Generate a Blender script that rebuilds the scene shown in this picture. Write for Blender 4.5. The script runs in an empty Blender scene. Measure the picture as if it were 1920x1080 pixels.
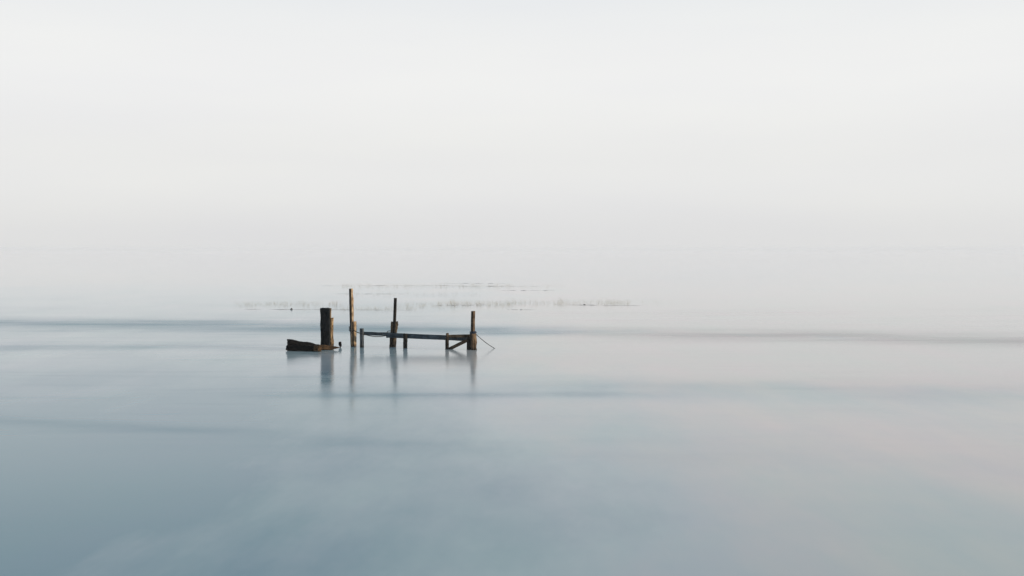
import bpy, math, random
from mathutils import Vector, noise

scene = bpy.context.scene
col = scene.collection
R = math.radians

# ------------------------------------------------------------------ camera
CAM_H = 4.0            # metres above the water, standing on a bank
F = 2000.0             # focal length in photograph pixels (1920 wide)
HORIZON = 465.0        # photograph row of the (misty) horizon
PITCH = math.atan((540.0 - HORIZON) / F)
cam = bpy.data.cameras.new('camera')
cam.sensor_width = 36.0
cam.lens = 36.0 * F / 1920.0
cam.clip_start = 0.1
cam.clip_end = 20000.0
cam_o = bpy.data.objects.new('camera', cam)
cam_o.location = (0, 0, CAM_H)
cam_o.rotation_euler = (R(90) - PITCH, 0, 0)
col.objects.link(cam_o)
scene.camera = cam_o

# ------------------------------------------------------------------ sky, sun, exposure
SUN_AZ = 103.0         # clockwise from the view direction: low sun from the right
SUN_EL = 11.0
world = bpy.data.worlds.new('World')
scene.world = world
world.use_nodes = True
wn, wl = world.node_tree.nodes, world.node_tree.links
bg = wn['Background']
sky = wn.new('ShaderNodeTexSky')
sky.sky_type = 'NISHITA'
sky.sun_disc = False
sky.sun_elevation = R(SUN_EL)
sky.sun_rotation = R(SUN_AZ)
sky.air_density = 1.0
sky.dust_density = 1.0
skyscale = wn.new('ShaderNodeMix'); skyscale.data_type = 'RGBA'; skyscale.blend_type = 'MULTIPLY'
skyscale.inputs[0].default_value = 1.0
skyscale.inputs[7].default_value = (0.12, 0.12, 0.12, 1)
wl.new(sky.outputs[0], skyscale.inputs[6])
tc = wn.new('ShaderNodeTexCoord')
sep = wn.new('ShaderNodeSeparateXYZ')
wl.new(tc.outputs['Generated'], sep.inputs[0])
# mist veil: thick at the horizon, thinning into clear morning sky above
veil = wn.new('ShaderNodeValToRGB')
cr = veil.color_ramp
cr.interpolation = 'EASE'
stops = [(0.0, (0.752, 0.752, 0.748)), (0.07, (0.830, 0.831, 0.822)), (0.16, (0.880, 0.883, 0.880)),
         (0.30, (0.80, 0.84, 0.86)), (0.55, (0.56, 0.66, 0.74)), (1.0, (0.40, 0.52, 0.64))]
while len(cr.elements) < len(stops):
    cr.elements.new(0.5)
for e, (p, c) in zip(cr.elements, stops):
    e.position = p
    e.color = (*c, 1)
wl.new(sep.outputs[2], veil.inputs[0])
thin = wn.new('ShaderNodeMapRange')
thin.interpolation_type = 'SMOOTHSTEP'
thin.inputs['From Min'].default_value = 0.25
thin.inputs['From Max'].default_value = 1.0
thin.inputs['To Min'].default_value = 0.0
thin.inputs['To Max'].default_value = 0.45
wl.new(sep.outputs[2], thin.inputs['Value'])
# faint uneven thickness of the mist
mp = wn.new('ShaderNodeMapping'); mp.inputs['Scale'].default_value = (1.4, 1.4, 9.0)
wl.new(tc.outputs['Generated'], mp.inputs[0])
mn = wn.new('ShaderNodeTexNoise'); mn.inputs['Scale'].default_value = 1.6; mn.inputs['Detail'].default_value = 3.0
wl.new(mp.outputs[0], mn.inputs['Vector'])
mr = wn.new('ShaderNodeValToRGB')      # cream where the mist is thin, faintly lavender where it is thick
mr.color_ramp.elements[0].position = 0.32; mr.color_ramp.elements[0].color = (0.962, 0.962, 0.975, 1)
mr.color_ramp.elements[1].position = 0.68; mr.color_ramp.elements[1].color = (1.0, 1.0, 0.990, 1)
wl.new(mn.outputs[0], mr.inputs[0])
mm = wn.new('ShaderNodeMix'); mm.data_type = 'RGBA'; mm.blend_type = 'MULTIPLY'; mm.inputs[0].default_value = 1.0
wl.new(veil.outputs[0], mm.inputs[6]); wl.new(mr.outputs[0], mm.inputs[7])
wm = wn.new('ShaderNodeMix'); wm.data_type = 'RGBA'
wl.new(thin.outputs[0], wm.inputs[0]); wl.new(mm.outputs[2], wm.inputs[6]); wl.new(skyscale.outputs[2], wm.inputs[7])
wl.new(wm.outputs[2], bg.inputs[0])
bg.inputs[1].default_value = 1.0

sl = bpy.data.lights.new('sun', 'SUN')
sl.energy = 4.6
sl.angle = R(1.5)
sl.color = (1.0, 0.83, 0.63)
so = bpy.data.objects.new('sun', sl)
to_sun = Vector((math.sin(R(SUN_AZ)) * math.cos(R(SUN_EL)), math.cos(R(SUN_AZ)) * math.cos(R(SUN_EL)), math.sin(R(SUN_EL))))
so.rotation_euler = to_sun.to_track_quat('Z', 'Y').to_euler()
so.location = to_sun * 30
col.objects.link(so)

scene.view_settings.view_transform = 'Standard'
scene.view_settings.look = 'None'
scene.view_settings.gamma = 1.0
scene.view_settings.exposure = 0.0
scene.cycles.use_denoising = True
scene.cycles.max_bounces = 8
scene.cycles.volume_bounces = 4
scene.cycles.sample_clamp_indirect = 6.0

# ------------------------------------------------------------------ helpers
def dist(y_px):
    """Distance along the view on the water for a photograph row below the horizon."""
    return F * CAM_H / (y_px - HORIZON)

def at(px, py, Y):
    """World point on the ray through a photograph pixel, at depth Y."""
    v = Vector(((px - 960.0) / F, -(py - 540.0) / F, -1.0))
    c, s = math.cos(R(90) - PITCH), math.sin(R(90) - PITCH)
    d = Vector((v.x, v.y * c - v.z * s, v.y * s + v.z * c))
    return Vector((0, 0, CAM_H)) + d * (Y / d.y)

PXM = lambda Y: Y / F      # metres per photograph pixel at depth Y

def link(name, verts, faces, mat, parent=None, grain=None, smooth=False, origin=None):
    o_ = Vector(origin) if origin is not None else Vector((0, 0, 0))
    me = bpy.data.meshes.new(name)
    me.from_pydata([Vector(v) - o_ for v in verts], [], faces)
    me.update()
    if grain is not None:
        a = me.attributes.new('grain', 'FLOAT_VECTOR', 'POINT')
        a.data.foreach_set('vector', [c for g in grain for c in g])
    if smooth:
        me.polygons.foreach_set('use_smooth', [True] * len(me.polygons))
    me.materials.append(mat)
    ob = bpy.data.objects.new(name, me)
    col.objects.link(ob)
    ob.parent = parent
    if parent is None:
        ob.location = o_
    return ob

def empty(name, loc, label, cat, group=None):
    e = bpy.data.objects.new(name, None)
    e.empty_display_size = 0.2
    e.location = loc
    e['label'] = label
    e['category'] = cat
    if group:
        e['group'] = group
    col.objects.link(e)
    return e

def tag(o, label=None, cat=None, kind=None):
    if label: o['label'] = label
    if cat: o['category'] = cat
    if kind: o['kind'] = kind
    return o

def fbm(v, sc):
    return noise.fractal(Vector(v) * sc, 1.0, 2.0, 4)

def timber(name, p0, p1, w, t, front, mat, parent, seed, shape='square', ext=None, rough=0.006,
           jag0=0.0, jag1=0.02, bow=0.01, rings=22, checks=2):
    """A weathered length of wood from p0 to p1. w: width across, t: thickness along `front` (normal of its front face).
    ext(s) scales (left, right, front, back) along the length; checks: drying cracks running along the grain."""
    p0, p1 = Vector(p0), Vector(p1)
    rnd = random.Random(seed)
    ax = (p1 - p0); L = ax.length; ax.normalize()
    n = Vector(front); n = (n - ax * n.dot(ax)).normalized()
    u = ax.cross(n).normalized()
    sec = []
    if shape == 'square':
        ch = 0.10
        m = 5
        cs = [(-1, 1), (1, 1), (1, -1), (-1, -1)]      # (u, n)
        for k in range(4):
            a, b = Vector(cs[k]), Vector(cs[(k + 1) % 4])
            for j in range(m + 1):
                f = ch + (1 - 2 * ch) * j / m
                sec.append(a.lerp(b, f))
    else:
        m = 28
        for k in range(m):
            a = math.tau * k / m
            r = 1.0 + 0.05 * math.sin(2 * a + seed) + 0.03 * math.sin(5 * a + 2 * seed)
            sec.append(Vector((-math.cos(a), math.sin(a))) * r)
    N = len(sec)
    crack = [(rnd.randrange(N), rnd.uniform(0.0, 0.5), rnd.uniform(0.55, 1.0)) for _ in range(checks)]
    verts, grain = [], []
    off = Vector((seed * 7.3, seed * 3.1, seed * 1.7))
    for i in range(rings):
        s = i / (rings - 1)
        l_, r_, f_, b_ = ext(s) if ext else (1, 1, 1, 1)
        cen = p0.lerp(p1, s)
        cen += u * bow * (noise.noise(off + Vector((s * 2.2, 0, 0)))) + n * bow * noise.noise(off + Vector((0, s * 2.2, 9)))
        for k, q in enumerate(sec):
            x = q.x * w / 2 * (l_ if q.x < 0 else r_)
            y = q.y * t / 2 * (f_ if q.y > 0 else b_)
            d = fbm(off + Vector((x * 3, y * 3, s * L)), 3.0) * rough * 1.6 + rnd.uniform(-1, 1) * rough * 0.35
            for ck, c0, c1 in crack:
                if ck == k and c0 < s < c1:
                    d -= min(w, t) * 0.10
            qq = Vector((x, y)); ln = max(qq.length, 1e-6)
            qq = qq * (1 + d / ln)
            p = cen + u * qq.x + n * qq.y
            if i == 0 and jag0:
                p -= ax * jag0 * (noise.noise(off + Vector((x, y, 0)) * 14) + 0.2)
            if i == rings - 1 and jag1:
                p += ax * jag1 * noise.noise(off + Vector((x, y, 3)) * 14)
            verts.append(p); grain.append((qq.x + seed, qq.y, s * L))
    faces = []
    for i in range(rings - 1):
        for k in range(N):
            a, b = i * N + k, i * N + (k + 1) % N
            faces.append((a, b, b + N, a + N))
    for ring, flip in ((0, True), (rings - 1, False)):
        c = sum((verts[ring * N + k] for k in range(N)), Vector()) / N
        # inner ring, slightly hollow, so that a weathered end is not a flat cap
        base = len(verts)
        for k in range(N):
            p = verts[ring * N + k].lerp(c, 0.45) + ax * (rnd.uniform(-1, 1) * 0.004 + (0.006 if flip else -0.006))
            verts.append(p); grain.append((grain[ring * N + k][0] * 1.0, grain[ring * N + k][1], s * L + 3))
        verts.append(c); grain.append((seed, 0, 3))
        for k in range(N):
            a, b = ring * N + k, ring * N + (k + 1) % N
            ia, ib = base + k, base + (k + 1) % N
            if flip:
                faces += [(b, a, ia, ib), (ib, ia, base + N)]
            else:
                faces += [(a, b, ib, ia), (ia, ib, base + N)]
    org = parent.location if parent is not None else p0
    return link(name, verts, faces, mat, parent, grain, origin=org)

def tube(name, pts, r, mat, parent=None, sides=8, twist=0.0, origin=None):
    pts = [Vector(p) for p in pts]
    verts, faces, grain = [], [], []
    up = Vector((0.13, 0.2, 0.97))
    acc = 0.0
    for i, p in enumerate(pts):
        d = (pts[min(i + 1, len(pts) - 1)] - pts[max(i - 1, 0)]).normalized()
        a = d.cross(up)
        if a.length < 0.2: a = d.cross(Vector((1, 0, 0)))
        a.normalize(); b = d.cross(a)
        if i: acc += (p - pts[i - 1]).length
        for k in range(sides):
            an = math.tau * k / sides
            rr = r * (1.0 + 0.18 * math.cos(3 * an + twist * acc))     # three laid strands
            verts.append(p + a * math.cos(an) * rr + b * math.sin(an) * rr)
            grain.append((math.cos(an) * r, math.sin(an) * r, acc))
    for i in range(len(pts) - 1):
        for k in range(sides):
            q, w_ = i * sides + k, i * sides + (k + 1) % sides
            faces.append((q, w_, w_ + sides, q + sides))
    faces.append(tuple(range(sides))[::-1]); faces.append(tuple((len(pts) - 1) * sides + k for k in range(sides)))
    org = parent.location if parent is not None else (origin if origin is not None else pts[0])
    return link(name, verts, faces, mat, parent, grain, smooth=True, origin=org)

# ------------------------------------------------------------------ materials
def nodes_of(name):
    m = bpy.data.materials.new(name)
    m.use_nodes = True
    return m, m.node_tree.nodes, m.node_tree.links, m.node_tree.nodes['Principled BSDF']

def math_node(nt, op, a, b=None, c=None, clamp=False):
    nd = nt.nodes.new('ShaderNodeMath'); nd.operation = op; nd.use_clamp = clamp
    for i, v in enumerate((a, b, c)):
        if v is None: continue
        if isinstance(v, (int, float)): nd.inputs[i].default_value = v
        else: nt.links.new(v, nd.inputs[i])
    return nd.outputs[0]

def wood(name, light, mid, dark, wet=0.0, wet_col=(0.012, 0.010, 0.009), rough=0.8, bump=0.6):
    """Weathered timber: long grain, dark checks, blotches of algae; soaked and dark below `wet` metres above the water."""
    m, N, L, b = nodes_of(name)
    nt = m.node_tree
    at_ = N.new('ShaderNodeAttribute'); at_.attribute_name = 'grain'
    mp = N.new('ShaderNodeMapping'); mp.inputs['Scale'].default_value = (42, 42, 2.2)
    L.new(at_.outputs['Vector'], mp.inputs[0])
    g = N.new('ShaderNodeTexNoise'); g.inputs['Scale'].default_value = 1.0; g.inputs['Detail'].default_value = 7; g.inputs['Roughness'].default_value = 0.65
    L.new(mp.outputs[0], g.inputs['Vector'])
    bl = N.new('ShaderNodeTexNoise'); bl.inputs['Scale'].default_value = 5.0; bl.inputs['Detail'].default_value = 4
    L.new(at_.outputs['Vector'], bl.inputs['Vector'])
    ramp = N.new('ShaderNodeValToRGB')
    els = ramp.color_ramp.elements
    els[0].position = 0.38; els[0].color = (*dark, 1)
    els[1].position = 0.66; els[1].color = (*light, 1)
    e = els.new(0.51); e.color = (*mid, 1)
    mixv = math_node(nt, 'MULTIPLY_ADD', bl.outputs[0], 0.45, math_node(nt, 'MULTIPLY', g.outputs[0], 0.6))
    L.new(mixv, ramp.inputs[0])
    colr = ramp.outputs[0]
    rough_s = None
    if wet > 0:
        geo = N.new('ShaderNodeNewGeometry')
        sp = N.new('ShaderNodeSeparateXYZ'); L.new(geo.outputs['Position'], sp.inputs[0])
        edge = N.new('ShaderNodeTexNoise'); edge.inputs['Scale'].default_value = 7.0; edge.inputs['Detail'].default_value = 3
        L.new(geo.outputs['Position'], edge.inputs['Vector'])
        h = math_node(nt, 'MULTIPLY_ADD', edge.outputs[0], -0.22, math_node(nt, 'ADD', sp.outputs[2], 0.11))
        mr_ = N.new('ShaderNodeMapRange')
        mr_.inputs['From Min'].default_value = wet - 0.05; mr_.inputs['From Max'].default_value = wet + 0.07
        mr_.inputs['To Min'].default_value = 0.85; mr_.inputs['To Max'].default_value = 0.0
        L.new(h, mr_.inputs['Value'])
        mx = N.new('ShaderNodeMix'); mx.data_type = 'RGBA'
        L.new(mr_.outputs[0], mx.inputs[0]); L.new(colr, mx.inputs[6]); mx.inputs[7].default_value = (*wet_col, 1)
        colr = mx.outputs[2]
        rough_s = math_node(nt, 'MULTIPLY_ADD', mr_.outputs[0], -0.45, rough)
    L.new(colr, b.inputs['Base Color'])
    if rough_s is not None: L.new(rough_s, b.inputs['Roughness'])
    else: b.inputs['Roughness'].default_value = rough
    b.inputs['Specular IOR Level'].default_value = 0.07
    bp = N.new('ShaderNodeBump'); bp.inputs['Strength'].default_value = bump; bp.inputs['Distance'].default_value = 0.012
    L.new(g.outputs[0], bp.inputs['Height']); L.new(bp.outputs[0], b.inputs['Normal'])
    return m

M_PALE = wood('pale_sunbleached_pine', (0.50, 0.38, 0.25), (0.25, 0.17, 0.10), (0.045, 0.03, 0.019), wet=0.03)
M_GREY = wood('silvered_timber', (0.13, 0.14, 0.145), (0.062, 0.072, 0.082), (0.020, 0.023, 0.027), wet=0.08)
M_BEAM = wood('tarred_blue_grey_beam', (0.075, 0.10, 0.12), (0.033, 0.048, 0.062), (0.012, 0.016, 0.020))
M_BROWN = wood('brown_oak', (0.17, 0.118, 0.074), (0.070, 0.047, 0.030), (0.010, 0.008, 0.006), wet=0.07)
M_PILE = wood('weathered_pile', (0.13, 0.094, 0.058), (0.030, 0.024, 0.018), (0.007, 0.006, 0.005), wet=0.18)
M_DARK = wood('creosoted_post_and_shade_strip', (0.045, 0.038, 0.028), (0.015, 0.013, 0.011), (0.004, 0.004, 0.0035), wet=0.12)  # dark posts, and the added strips that stand in for shaded faces
M_TAR = wood('tarred_pile', (0.020, 0.023, 0.024), (0.008, 0.010, 0.011), (0.002, 0.0025, 0.003), rough=0.85)
M_OCHRE = wood('ochre_heartwood', (0.40, 0.29, 0.17), (0.115, 0.075, 0.04), (0.012, 0.009, 0.006), wet=0.05)
M_SOAK = wood('waterlogged_timber', (0.008, 0.006, 0.005), (0.0035, 0.003, 0.003), (0.0015, 0.0015, 0.0015), rough=0.85, bump=0.9)
M_BROKEN = wood('raw_broken_wood', (0.095, 0.056, 0.028), (0.040, 0.025, 0.013), (0.006, 0.005, 0.004))

def plain(name, c0, c1, scale, rough):
    m, N, L, b = nodes_of(name)
    at_ = N.new('ShaderNodeAttribute'); at_.attribute_name = 'grain'
    t = N.new('ShaderNodeTexNoise'); t.inputs['Scale'].default_value = scale; t.inputs['Detail'].default_value = 4
    L.new(at_.outputs['Vector'], t.inputs['Vector'])
    r = N.new('ShaderNodeValToRGB')
    r.color_ramp.elements[0].position = 0.35; r.color_ramp.elements[0].color = (*c0, 1)
    r.color_ramp.elements[1].position = 0.65; r.color_ramp.elements[1].color = (*c1, 1)
    L.new(t.outputs[0], r.inputs[0]); L.new(r.outputs[0], b.inputs['Base Color'])
    b.inputs['Roughness'].default_value = rough
    b.inputs['Specular IOR Level'].default_value = 0.25
    return m

M_ROPE = plain('dark_wet_rope', (0.012, 0.013, 0.015), (0.04, 0.04, 0.042), 60, 0.8)
M_BLUE = plain('faded_blue_rope', (0.006, 0.010, 0.022), (0.016, 0.026, 0.050), 50, 0.75)
M_IRON = plain('rusty_iron', (0.02, 0.012, 0.008), (0.07, 0.035, 0.02), 40, 0.7)
M_REED = plain('dead_straw_reed', (0.17, 0.17, 0.14), (0.27, 0.26, 0.215), 9, 0.9)
M_STONE = plain('dark_wet_stone', (0.05, 0.05, 0.05), (0.12, 0.12, 0.12), 20, 0.5)
M_MUD = plain('wet_mud', (0.26, 0.25, 0.24), (0.36, 0.35, 0.335), 3, 0.4)

# ------------------------------------------------------------------ water
def make_water():
    m, N, L, b = nodes_of('silty_estuary_water')
    nt = m.node_tree
    geo = N.new('ShaderNodeNewGeometry')
    sp = N.new('ShaderNodeSeparateXYZ'); L.new(geo.outputs['Position'], sp.inputs[0])
    X, Y = sp.outputs[0], sp.outputs[1]

    def noise_tex(scale, stretch, detail=3.0, rough=0.5, off=(0, 0, 0), rot=0.0):
        mp = N.new('ShaderNodeMapping')
        mp.inputs['Scale'].default_value = (stretch[0], stretch[1], 1)
        mp.inputs['Location'].default_value = off
        mp.inputs['Rotation'].default_value = (0, 0, R(rot))
        L.new(geo.outputs['Position'], mp.inputs[0])
        t = N.new('ShaderNodeTexNoise'); t.inputs['Scale'].default_value = scale
        t.inputs['Detail'].default_value = detail; t.inputs['Roughness'].default_value = rough
        L.new(mp.outputs[0], t.inputs['Vector'])
        return t.outputs[0]

    def smooth(v, a, b_, lo=0.0, hi=1.0):
        r = N.new('ShaderNodeMapRange'); r.interpolation_type = 'SMOOTHSTEP'
        r.inputs['From Min'].default_value = a; r.inputs['From Max'].default_value = b_
        r.inputs['To Min'].default_value = lo; r.inputs['To Max'].default_value = hi
        L.new(v, r.inputs['Value'])
        return r.outputs[0]

    mul = lambda a, b_: math_node(nt, 'MULTIPLY', a, b_)
    add = lambda a, b_: math_node(nt, 'ADD', a, b_)
    wob = noise_tex(0.09, (1, 0.6), 3.0)

    def lane(y0, slope, w, x0=None, x1=None, soft=4.0, wave=3.0):
        """A wind lane: a strip of finely ruffled water along Y = y0 + slope * X."""
        c = add(math_node(nt, 'MULTIPLY_ADD', X, slope, y0), mul(math_node(nt, 'SUBTRACT', wob, 0.5), wave))
        d = math_node(nt, 'DIVIDE', math_node(nt, 'SUBTRACT', Y, c), w)
        g = math_node(nt, 'POWER', 2.718, mul(mul(d, d), -1.0))
        if x0 is not None: g = mul(g, smooth(X, x0 - soft, x0 + soft))
        if x1 is not None: g = mul(g, smooth(X, x1 - soft, x1 + soft, 1.0, 0.0))
        return g
    # patchiness that breaks every lane up along its length
    brk = smooth(noise_tex(0.16, (0.45, 1.6), 4.0, 0.6, (11, 4, 0), 3), 0.30, 0.66, 0.35, 1.0)
    near = smooth(Y, 45.0, 85.0, 1.0, 0.0)
    lanes = mul(lane(51.2, -0.21, 3.4), 0.40)
    lanes = add(lanes, mul(lane(42.0, -0.05, 1.3, None, -9.0, 6.0), 0.30))
    lanes = add(lanes, mul(lane(28.8, 0.0, 0.62, -6.0, 4.6, 3.0, 0.9), 0.30))
    lanes = add(lanes, mul(lane(30.2, 0.0, 3.4, -1.0, None, 6.0, 4.0), 0.20))
    lanes = add(lanes, mul(lane(20.9, -0.33, 0.75, None, 2.0, 6.0, 1.2), 0.26))
    lanes = mul(lanes, brk)
    fine = add(mul(smooth(noise_tex(0.11, (0.35, 1.0), 4.0, 0.55, (3, 5, 0), 4), 0.45, 0.72), 0.10),
               mul(smooth(noise_tex(0.9, (0.10, 1.0), 4.0, 0.6, (1, 2, 0), 2), 0.48, 0.75), 0.09))
    lanes = add(lanes, mul(fine, near))
    far = smooth(math_node(nt, 'LOGARITHM', Y, 10.0), 1.6, 2.6, 1.0, 0.0)     # glassy calm out in the mist
    calm = math_node(nt, 'MULTIPLY_ADD', far, 0.115, 0.015)
    rough = math_node(nt, 'MULTIPLY_ADD', mul(lanes, far), 0.50, calm, clamp=True)
    L.new(rough, b.inputs['Roughness'])
    # suspended silt: bluer over deep water on the left, paler and warmer over the shoal on the right
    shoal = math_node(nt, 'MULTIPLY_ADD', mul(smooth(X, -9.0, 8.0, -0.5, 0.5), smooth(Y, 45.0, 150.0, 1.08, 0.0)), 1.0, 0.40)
    lane_sky_tint = add(mul(lane(30.0, 0.0, 3.2, 0.0, None, 6.0, 4.0), -0.36), add(mul(lane(28.8, 0.0, 0.8, -6.0, 4.6, 3.0, 0.9), -0.16), mul(lane(51.2, -0.21, 3.4), -0.38)))  # blue sky reflected by the wind lanes, painted into the water colour
    silt = add(add(add(shoal, lane_sky_tint), smooth(Y, 17.0, 42.0, -0.05, 0.42)), mul(math_node(nt, 'SUBTRACT', noise_tex(0.10, (0.7, 1.0), 4.0, 0.5, (8, 1, 0), 12), 0.5), 0.9))
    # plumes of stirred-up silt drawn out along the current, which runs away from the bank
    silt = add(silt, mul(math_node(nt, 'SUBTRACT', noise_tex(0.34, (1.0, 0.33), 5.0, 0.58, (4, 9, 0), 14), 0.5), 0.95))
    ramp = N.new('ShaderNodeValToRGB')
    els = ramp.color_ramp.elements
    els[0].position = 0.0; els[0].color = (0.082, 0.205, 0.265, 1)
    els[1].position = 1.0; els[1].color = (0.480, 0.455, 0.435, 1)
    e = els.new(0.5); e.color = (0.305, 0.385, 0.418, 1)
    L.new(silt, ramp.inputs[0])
    # drifting clouds of algae (turquoise) and fine clay (lilac) in the water
    tint = N.new('ShaderNodeValToRGB')
    tint.color_ramp.elements[0].position = 0.34; tint.color_ramp.elements[0].color = (0.945, 1.02, 1.005, 1)
    tint.color_ramp.elements[1].position = 0.66; tint.color_ramp.elements[1].color = (1.07, 0.985, 1.03, 1)
    L.new(noise_tex(0.30, (0.9, 0.42), 5.0, 0.55, (2, 7, 0), -8), tint.inputs[0])
    tm = N.new('ShaderNodeMix'); tm.data_type = 'RGBA'; tm.blend_type = 'MULTIPLY'; tm.inputs[0].default_value = 1.0
    L.new(ramp.outputs[0], tm.inputs[6]); L.new(tint.outputs[0], tm.inputs[7])
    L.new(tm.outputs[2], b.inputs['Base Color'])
    b.inputs['IOR'].default_value = 1.333
    b.inputs['Specular IOR Level'].default_value = 0.38
    # very low, long ripples
    rip = noise_tex(1.6, (0.30, 1.0), 4.0, 0.55, (0, 0, 0), 3)
    bp = N.new('ShaderNodeBump'); L.new(mul(far, 0.06), bp.inputs['Strength']); bp.inputs['Distance'].default_value = 0.02
    L.new(rip, bp.inputs['Height']); L.new(bp.outputs[0], b.inputs['Normal'])
    return m

M_WATER = make_water()
wv = [(-4000, -60, 0), (4000, -60, 0), (4000, 7000, 0), (-4000, 7000, 0)]
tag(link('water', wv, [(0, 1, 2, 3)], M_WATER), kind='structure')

# ------------------------------------------------------------------ the tarred mooring pile with its rubbing timber
Yp = dist(655)
q = PXM(Yp)
base = at(613, 655, Yp); base.z = 0
pile = empty('mooring_pile', base, 'thick black tarred pile with a shorter ochre-edged timber bolted to it', 'pile')
top = at(610.6, 577.5, Yp); bot = at(611.2, 655, Yp); bot = bot + (bot - top).normalized() * 0.9
def pile_ext(s):
    e = 1.0 + 0.05 * math.sin(s * 9) * s
    return (e, 1.0 if s < 0.985 else 0.9, 1, 1)
timber('pile', bot, top, 19.0 * q, 0.36, (-0.18, -1, 0), M_TAR, pile, 3, 'round', pile_ext, rough=0.020, jag1=0.018, rings=34, checks=6)
timber('cover_board', at(615.0, 676, Yp - 0.20), at(615.2, 579.5, Yp - 0.20), 5.0 * q, 0.07, (-0.25, -1, 0), M_TAR, pile, 4, jag1=0.02, rough=0.004, checks=3)
timber('rubbing_timber', at(621.2, 678, Yp + 0.02), at(621.6, 596, Yp + 0.02), 0.13, 0.19, (0.62, -0.8, 0), M_OCHRE, pile, 5, jag1=0.06, rough=0.018, bow=0.035, checks=4)
timber('edge_strip', at(619.4, 620, Yp + 0.06), at(619.2, 578, Yp + 0.06), 0.05, 0.09, (0.7, -0.7, 0), M_OCHRE, pile, 6, jag0=0.06, jag1=0.02, rough=0.004)

# ------------------------------------------------------------------ the waterlogged baulk, the fallen log and the broken plank round its foot
Yb = dist(658)
z0 = Vector((0, 0, 0.0))
timber_b = timber('squared_baulk', at(539.4, 652.6, Yb), at(596.5, 653.2, Yb - 0.35), 9.5 * PXM(Yb), 0.24, (-0.05, -1, 0.1), M_SOAK, None, 11, jag0=0.05, jag1=0.02, rough=0.010, bow=0.01, checks=4,
                  ext=lambda s: (1, 1 + 0.08 * math.sin(9 * s), 1, 1))
timber_b['label'] = 'black waterlogged squared timber lying flat in the water, its brown end to the thick pile'
timber_b['category'] = 'timber'
be = at(596.5, 653.2, Yb - 0.35)
end_o = timber('broken_end', at(590.5, 653.1, Yb - 0.33), at(600.0, 653.8, Yb - 0.37), 9.6 * PXM(Yb) * 1.04, 0.26, (0.5, -1, 0.1), M_BROKEN, timber_b, 12, jag1=0.09, rough=0.012, rings=10)
end_o['label'] = 'raw brown broken end'
Yl = Yb + 0.30
log_o = timber('fallen_log', at(540.0, 645.0, Yl), at(606, 652.5, Yl), 17.5 * PXM(Yl), 0.34, (0, -1, 0), M_SOAK, None, 13, 'round', rough=0.022, bow=0.02, jag0=0.08, jag1=0.05, rings=30, checks=5,
               ext=lambda s: ((1.0 - 0.42 * s) * (1 + 0.05 * math.sin(13 * s)), (1.0 - 0.42 * s) * (1 + 0.06 * math.sin(17 * s + 1)), 1 - 0.4 * s, 1 - 0.4 * s))
log_o['label'] = 'black rotting round log sloping down into the water behind the squared timber'
log_o['category'] = 'log'
Yk = Yp - 0.42
plank_o = timber('broken_plank', at(598, 652.0, Yk), at(637.5, 651.9, Yk + 0.1), 8.6 * PXM(Yk), 0.16, (0.42, -0.8, 0.45), M_BROKEN, None, 14, rough=0.012, jag0=0.06, rings=24, bow=0.015, checks=4,
                 ext=lambda s: (max(0.06, 1 - 0.95 * max(0, (s - 0.35) / 0.65)), max(0.05, 1.0 - 0.95 * max(0, (s - 0.5) / 0.5)), 1 - 0.7 * s, 1 - 0.7 * s))
plank_o['label'] = 'brown splintered plank tapering to a point at the foot of the thick pile'
plank_o['category'] = 'plank'

# ------------------------------------------------------------------ the small rotten stump beside it
Ys = dist(652)
sb = at(638, 652, Ys); sb.z = 0
stump = empty('rotten_stump', sb, 'small black knob of a rotted stump just above the water beside the thick pile', 'stump')
timber('stem', at(637.6, 660, Ys), at(637.9, 646, Ys), 0.045, 0.05, (0, -1, 0), M_SOAK, stump, 21, 'round', rough=0.005, rings=8)
timber('knob', at(638.3, 649.6, Ys), at(638.0, 640.6, Ys), 5.6 * PXM(Ys), 0.11, (0.35, -1, 0), M_SOAK, stump, 23, 'round', rough=0.016, rings=12, jag1=0.02, jag0=0.02, bow=0.0,
       ext=lambda s: (0.6 + 0.42 * math.sin(2.6 * s + 0.2), 1.05 - 0.3 * s * s, 1 - 0.3 * s, 1 - 0.3 * s))

# ------------------------------------------------------------------ the tall paired mooring planks
Yt = dist(650.0)
tb = at(661, 650.0, Yt); tb.z = 0
tall = empty('mooring_post', tb, 'tall notched sunlit post with a short pale plank fixed to its side', 'post')
def notch(s):
    # s runs from below the water to the top; chewed-in right edge near the top, swelling below it
    r = 1.0
    if s > 0.80: r = 1.0 + 0.45 * math.exp(-((s - 0.855) / 0.022) ** 2) - 0.25 * math.exp(-((s - 0.93) / 0.03) ** 2)
    return (1.0, r, 1.0 + 0.35 * (r - 1), 1.0)
timber('tall_post', at(661.6, 690, Yt), at(658.7, 541, Yt), 0.095, 0.085, (0.74, -0.67, 0), M_PALE, tall, 31, ext=notch, rough=0.006, bow=0.03, jag1=0.02, rings=40)
timber('shade_strip', at(658.9, 690, Yt - 0.01), at(656.0, 541.4, Yt - 0.01), 0.055, 0.085, (0.2, -1, 0), M_DARK, tall, 33, rough=0.003, bow=0.03, jag1=0.02, rings=40)  # added strip: shade on the post's left face, put into colour
timber('short_plank', at(666.2, 690, Yt - 0.03), at(665.2, 602.5, Yt - 0.03), 0.125, 0.06, (0.62, -0.78, 0), M_PALE, tall, 32, rough=0.004, bow=0.012, jag1=0.015, rings=24)
timber('shade_strip', at(662.9, 690, Yt - 0.06), at(661.9, 604, Yt - 0.06), 0.035, 0.05, (0.2, -1, 0), M_DARK, tall, 34, rough=0.002, bow=0.01, rings=20)  # added strip painting the shaded gap between post and plank

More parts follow.
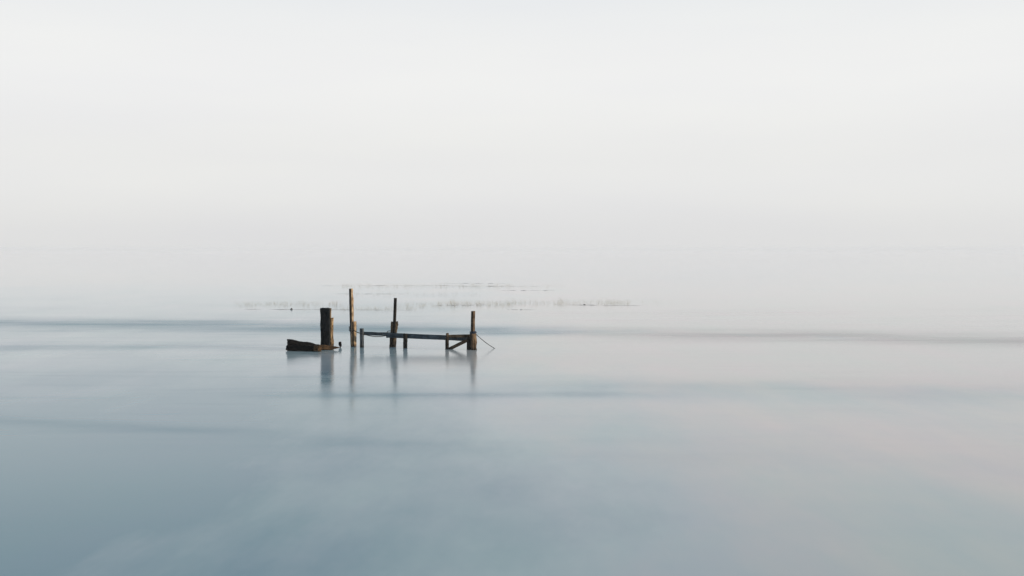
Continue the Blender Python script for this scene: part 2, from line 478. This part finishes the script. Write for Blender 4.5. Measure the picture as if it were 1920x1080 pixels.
# ------------------------------------------------------------------ the ruined jetty frame
Y2 = dist(651.8); Y3 = dist(650.8); Y4 = dist(653.4); Y5 = dist(655.2); Y6 = dist(656.5)
jb = at(780, 653, 42.4); jb.z = 0
jetty = empty('ruined_jetty', jb, 'ruined timber jetty frame of leaning posts joined by blue-grey beams', 'jetty')
# grey end post
timber('post', at(678.9, 690, Y2), at(678.3, 615.8, Y2), 0.135, 0.12, (-0.36, -1, 0), M_GREY, jetty, 41, rough=0.003, jag1=0.008, bow=0.004, rings=24)
# round pile with a slat nailed to its face
timber('pile', at(736.2, 690, Y3), at(739.4, 603.2, Y3), 13.2 * PXM(Y3), 0.27, (0, -1, 0), M_PILE, jetty, 42, 'round', rough=0.022, jag1=0.05, bow=0.05, rings=34, checks=5)
timber('slat', at(738.6, 628, Y3 - 0.17), at(741.4, 558.8, Y3 - 0.17), 5.0 * PXM(Y3), 0.075, (-0.38, -1, 0), M_DARK, jetty, 43, rough=0.003, bow=0.012, jag1=0.01, rings=20)
# posts in front of the long beam
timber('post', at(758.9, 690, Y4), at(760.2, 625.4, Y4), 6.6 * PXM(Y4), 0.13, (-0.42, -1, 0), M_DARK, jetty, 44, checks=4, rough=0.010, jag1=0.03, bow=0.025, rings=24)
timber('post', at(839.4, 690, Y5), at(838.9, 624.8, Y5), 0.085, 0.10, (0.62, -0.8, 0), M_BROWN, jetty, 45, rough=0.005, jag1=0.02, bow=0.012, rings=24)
timber('shade_side_strip', at(836.8, 690, Y5 - 0.03), at(836.6, 633.0, Y5 - 0.03), 0.055, 0.09, (-0.3, -1, 0), M_DARK, jetty, 55, rough=0.003, jag1=0.02, bow=0.01, rings=18)  # added dark strip, paints the shaded left side of the brown post
# head pile, its shadowed twin and the post standing on it
timber('pile', at(888.6, 690, Y6), at(887.4, 625.5, Y6), 0.185, 0.20, (0.52, -0.86, 0), M_BROWN, jetty, 46, rough=0.022, jag1=0.03, bow=0.03, rings=30, checks=5)
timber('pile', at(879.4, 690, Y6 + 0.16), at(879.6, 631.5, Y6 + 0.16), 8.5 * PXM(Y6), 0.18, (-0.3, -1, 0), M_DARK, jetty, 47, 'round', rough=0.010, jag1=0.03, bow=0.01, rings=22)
timber('shade_side_strip', at(884.2, 632, Y6 + 0.10), at(885.0, 583.4, Y6 + 0.10), 0.050, 0.09, (-0.3, -1, 0), M_DARK, jetty, 56, rough=0.002, jag1=0.004, bow=0.006, rings=18)  # strip added to paint the slat's left face as shaded
timber('slat', at(887.6, 632, Y6 + 0.13), at(888.4, 583.2, Y6 + 0.13), 0.095, 0.075, (0.55, -0.83, 0), M_BROWN, jetty, 48, rough=0.003, jag1=0.006, bow=0.006, rings=18)
# beams: h is the height of the beam
def beam(a, b, h, t, front, mat, seed, **k):
    return timber('beam', a, b, h, t, front, mat, jetty, seed, **k)
YA0, YA1 = Y3 - 0.26, Y5 + 0.02
long_beam = beam(at(724.6, 628.6, YA0), at(877.5, 635.0, YA1), 8.8 * PXM(43), 0.09, (-0.3, -1, 0), M_BEAM, 51, rough=0.003, jag0=0.008, jag1=0.02, bow=0.02, rings=40)
beam(at(680.5, 624.9, Y2 + 0.16), at(737.0, 626.9, YA0 + 0.11), 6.2 * PXM(43), 0.09, (-0.5, -1, 0), M_BEAM, 52, rough=0.003, bow=0.012, rings=24)
beam(at(840.5, 630.3, Y5 - 0.02), at(882.5, 629.4, Y5 - 0.11), 5.2 * PXM(42), 0.06, (0.1, -1, 0), M_BROWN, 53, rough=0.004, bow=0.006, rings=20)
timber('brace', at(832.0, 659.5, Y5 - 0.02), at(884.0, 634.6, Y5 - 0.10), 6.0 * PXM(42), 0.07, (0.1, -1, 0), M_BROWN, jetty, 54, rough=0.005, bow=0.01, rings=24)

# bolt heads where the beams are fixed
def bolt(parent_obj, px, py, Y, r=0.022):
    c = at(px, py, Y)
    V, Fc = [], []
    for dy, k in ((0.015, 1.0), (-0.012, 1.0), (-0.022, 0.6)):
        for i in range(6):
            a_ = math.tau * i / 6
            V.append(c + Vector((math.cos(a_) * r * k, dy, math.sin(a_) * r * k)))
    for j in range(2):
        for i in range(6):
            Fc.append((j * 6 + i, j * 6 + (i + 1) % 6, (j + 1) * 6 + (i + 1) % 6, (j + 1) * 6 + i))
    Fc.append(tuple(range(12, 18)))
    return link('bolt', V, Fc, M_IRON, parent_obj, [tuple(v) for v in V], origin=jetty.location)
for px_, py_ in ((733.0, 627.0), (742.0, 630.6), (800.0, 630.2), (856.0, 635.6)):
    f_ = (px_ - 724.6) / (877.5 - 724.6)
    bolt(long_beam, px_, py_, YA0 + (YA1 - YA0) * f_ - 0.050)

# ------------------------------------------------------------------ ropes
def catenary(a, b, sag, n=22):
    return [a.lerp(b, i / n) - Vector((0, 0, sag * 4 * (i / n) * (1 - i / n))) for i in range(n + 1)]
def coil(c, rx, ry, turns, rise, n=18, tilt=(0, 0), seed=1, loose=0.25):
    out = []
    for i in range(int(turns * n) + 1):
        a = math.tau * i / n
        k = 1 + loose * noise.noise(Vector((a * 0.45, seed, 0)))
        x, y = math.cos(a) * rx * k, math.sin(a) * ry * k
        out.append(c + Vector((x, y, rise * (i / (turns * n) - 0.5) + (x * tilt[0] + y * tilt[1]) * (1 + 0.8 * math.sin(a * 0.37 + seed)))))
    return out
rb = at(658, 619, Yt)
rope = empty('slack_rope', rb, 'dark slack rope knotted round the tall notched post and drooping under the beam', 'rope')
tube('knot', coil(at(658.6, 619.5, Yt), 0.088, 0.10, 3.5, 0.15, tilt=(-0.7, 0.2)), 0.012, M_ROPE, rope, twist=60)
r0, r1, r2, r3 = at(660.5, 617.2, Yt - 0.11), at(677.5, 625.2, Y2 - 0.085), at(683, 626.6, Y2 - 0.02), at(726.5, 628.6, YA0 - 0.02)
tube('line', catenary(r0, r1, 0.03, 12) + catenary(r1, r2, 0.0, 4)[1:] + catenary(r2, r3, 0.075, 24)[1:], 0.016, M_ROPE, rope, twist=60)
lo = at(731, 623.0, YA0 + 0.05)
tube('loop', [lo + Vector((0.11 * math.cos(a), -0.02 * math.sin(a), 0.055 * math.sin(a))) for a in [math.tau * i / 26 for i in range(24)]], 0.015, M_ROPE, rope, twist=60)

mb = at(887, 624.5, Y6)
moor = empty('mooring_line', mb, 'thin taut line running from a blue rope wrapping on the jetty head into the water', 'rope')
tube('wrapping', coil(at(887.0, 624.2, Y6 + 0.06), 0.115, 0.150, 5.5, 0.09, tilt=(0.12, -0.1), seed=4), 0.016, M_BLUE, moor, twist=50)
tube('line', catenary(at(891.2, 625.5, Y6 - 0.02), at(930.5, 655.0, dist(653.5)), 0.045, 20), 0.013, M_ROPE, moor, twist=60)

# ------------------------------------------------------------------ drowned saltmarsh far out: mud bars, stones, reeds
def mud_bar(px0, px1, py, h, seed, tilt_px=0.0):
    """Low sliver of mud breaking the surface."""
    rnd = random.Random(seed)
    n = 40
    V, Fc = [], []
    for i in range(n + 1):
        s = i / n
        Y = dist(py + tilt_px * s)
        c = at(px0 + (px1 - px0) * s, py, Y); c.z = 0
        c.y = Y
        prof = (math.sin(math.pi * s) ** 0.6) * (0.35 + 1.3 * noise.noise(Vector((s * 11, seed, 0))))
        wd = 0.7 * abs(prof) + 0.05
        hh = h * prof
        for dy, dz in ((-1.0, -0.03), (-0.55, 0.6), (0.0, 1.0), (0.6, 0.55), (1.0, -0.03)):
            V.append(Vector((c.x, c.y + dy * wd + 0.25 * noise.noise(Vector((s * 14, seed, 5))), hh * dz if dz > 0 else dz)))
    for i in range(n):
        for k in range(4):
            a = i * 5 + k
            Fc.append((a, a + 5, a + 6, a + 1))
    org = V[(n // 2) * 5 + 2].copy(); org.z = 0
    return tag(link('mud_bar', V, Fc, M_MUD, None, [tuple(v) for v in V], smooth=True, origin=org), kind='structure')
for i, a in enumerate([(455, 775, 580.0, 0.022, 1.6), (810, 915, 573.2, 0.03, -1.4), (1035, 1215, 571.6, 0.022, 1.8),
                       (950, 1005, 580.6, 0.018, 0.4), (600, 870, 536.0, 0.022, -1.0), (830, 1012, 536.6, 0.03, 0.2),
                       (820, 950, 531.2, 0.03, 0.2), (935, 1050, 544.6, 0.03, 0.4), (620, 760, 551.0, 0.015, 0.3)]):
    mud_bar(a[0], a[1], a[2], a[3], i + 1, a[4])

def stone(px, py, w, h, seed, label):
    Y = dist(py)
    c = at(px, py, Y); c.z = 0
    V, Fc = [], []
    rg, sg = 7, 12
    for i in range(rg):
        th = math.pi * 0.5 * i / (rg - 1)
        for k in range(sg):
            a = math.tau * k / sg
            r = (1 + 0.22 * noise.noise(Vector((math.cos(a) * 1.6, math.sin(a) * 1.6, i * 0.5 + seed))))
            V.append(c + Vector((math.cos(a) * math.cos(th) * w / 2 * r, math.sin(a) * math.cos(th) * w / 2.4 * r, math.sin(th) * h * r - 0.02)))
    for i in range(rg - 1):
        for k in range(sg):
            Fc.append((i * sg + k, i * sg + (k + 1) % sg, (i + 1) * sg + (k + 1) % sg, (i + 1) * sg + k))
    return tag(link('stone', V, Fc, M_STONE, None, [tuple(v) for v in V], smooth=True, origin=c), label, 'stone')
stone(546.5, 580.6, 0.17, 0.12, 2, 'small dark stone on the mud bar behind the fallen black log')
stone(1096, 571.8, 0.24, 0.07, 5, 'small flat stone on the far mud bar out past the mooring line')

def reeds():
    rnd = random.Random(5)
    V, Fc, G = [], [], []
    def stem(x, y, h, lean, r):
        p = Vector((x, y, -0.05)); k0 = len(V)
        d = Vector((lean, rnd.uniform(-0.1, 0.1), 1.0))
        for i in range(3):
            s = i / 2
            c = p + d * (h + 0.05) * s + Vector((lean * 0.8 * s * s * h, 0, 0))
            rr = r * (1 - 0.75 * s)
            for k in range(3):
                an = math.tau * k / 3
                V.append(c + Vector((math.cos(an) * rr, math.sin(an) * rr, 0))); G.append((x, y, s))
        for i in range(2):
            for k in range(3):
                a, b = k0 + i * 3 + k, k0 + i * 3 + (k + 1) % 3
                Fc.append((a, b, b + 3, a + 3))
    bands = [(440, 640, 571, 3.0, 600, 0.34), (640, 780, 580, 2.0, 330, 0.30), (560, 640, 580.5, 1.2, 70, 0.25), (740, 830, 573, 3, 260, 0.38), (820, 960, 571, 3, 800, 0.42),
             (950, 1180, 569, 2.5, 620, 0.42), (640, 960, 537, 2.0, 900, 0.40), (960, 1060, 537, 2.0, 140, 0.3), (1100, 1260, 566, 2.5, 110, 0.3),
             (640, 900, 552, 3.0, 320, 0.30)]
    for x0, x1, y, sp, n, h in bands:
        for _ in range(n):
            px = rnd.uniform(x0, x1)
            cl = noise.noise(Vector((px * 0.05, y, 0))) + 0.6 * noise.noise(Vector((px * 0.21, y, 7)))
            if cl < rnd.uniform(-0.75, 0.45): continue
            Y = dist(y + rnd.gauss(0, sp * 0.9))
            p = at(px, y, Y)
            stem(p.x, Y, h * rnd.uniform(0.25, 0.85) * (0.8 + 0.8 * max(0, cl)), rnd.gauss(0, 0.3), rnd.uniform(0.0030, 0.0064))
    o = link('reeds', V, Fc, M_REED, None, G, origin=(0, 80, 0))
    return tag(o, 'sparse dead straw reeds standing in the misty shallows', 'reeds', 'stuff')
reeds()

# ------------------------------------------------------------------ haze
def haze():
    x0, x1, y0, y1, z0, z1 = -4100, 4100, -70, 7100, -1.0, 5.5
    V = [(x, y, z) for z in (z0, z1) for y in (y0, y1) for x in (x0, x1)]
    Fc = [(0, 2, 3, 1), (4, 5, 7, 6), (0, 1, 5, 4), (2, 6, 7, 3), (0, 4, 6, 2), (1, 3, 7, 5)]
    m = bpy.data.materials.new('morning_mist')
    m.use_nodes = True
    N = m.node_tree.nodes
    N.remove(N['Principled BSDF'])
    v = N.new('ShaderNodeVolumePrincipled')
    v.inputs['Color'].default_value = (0.89, 0.925, 0.985, 1)
    v.inputs['Density'].default_value = 0.00032
    v.inputs['Anisotropy'].default_value = 0.0
    m.node_tree.links.new(v.outputs[0], N['Material Output'].inputs['Volume'])
    o = link('haze', V, Fc, m)
    return tag(o, 'pale morning mist lying over the water', 'mist', 'stuff')
haze()
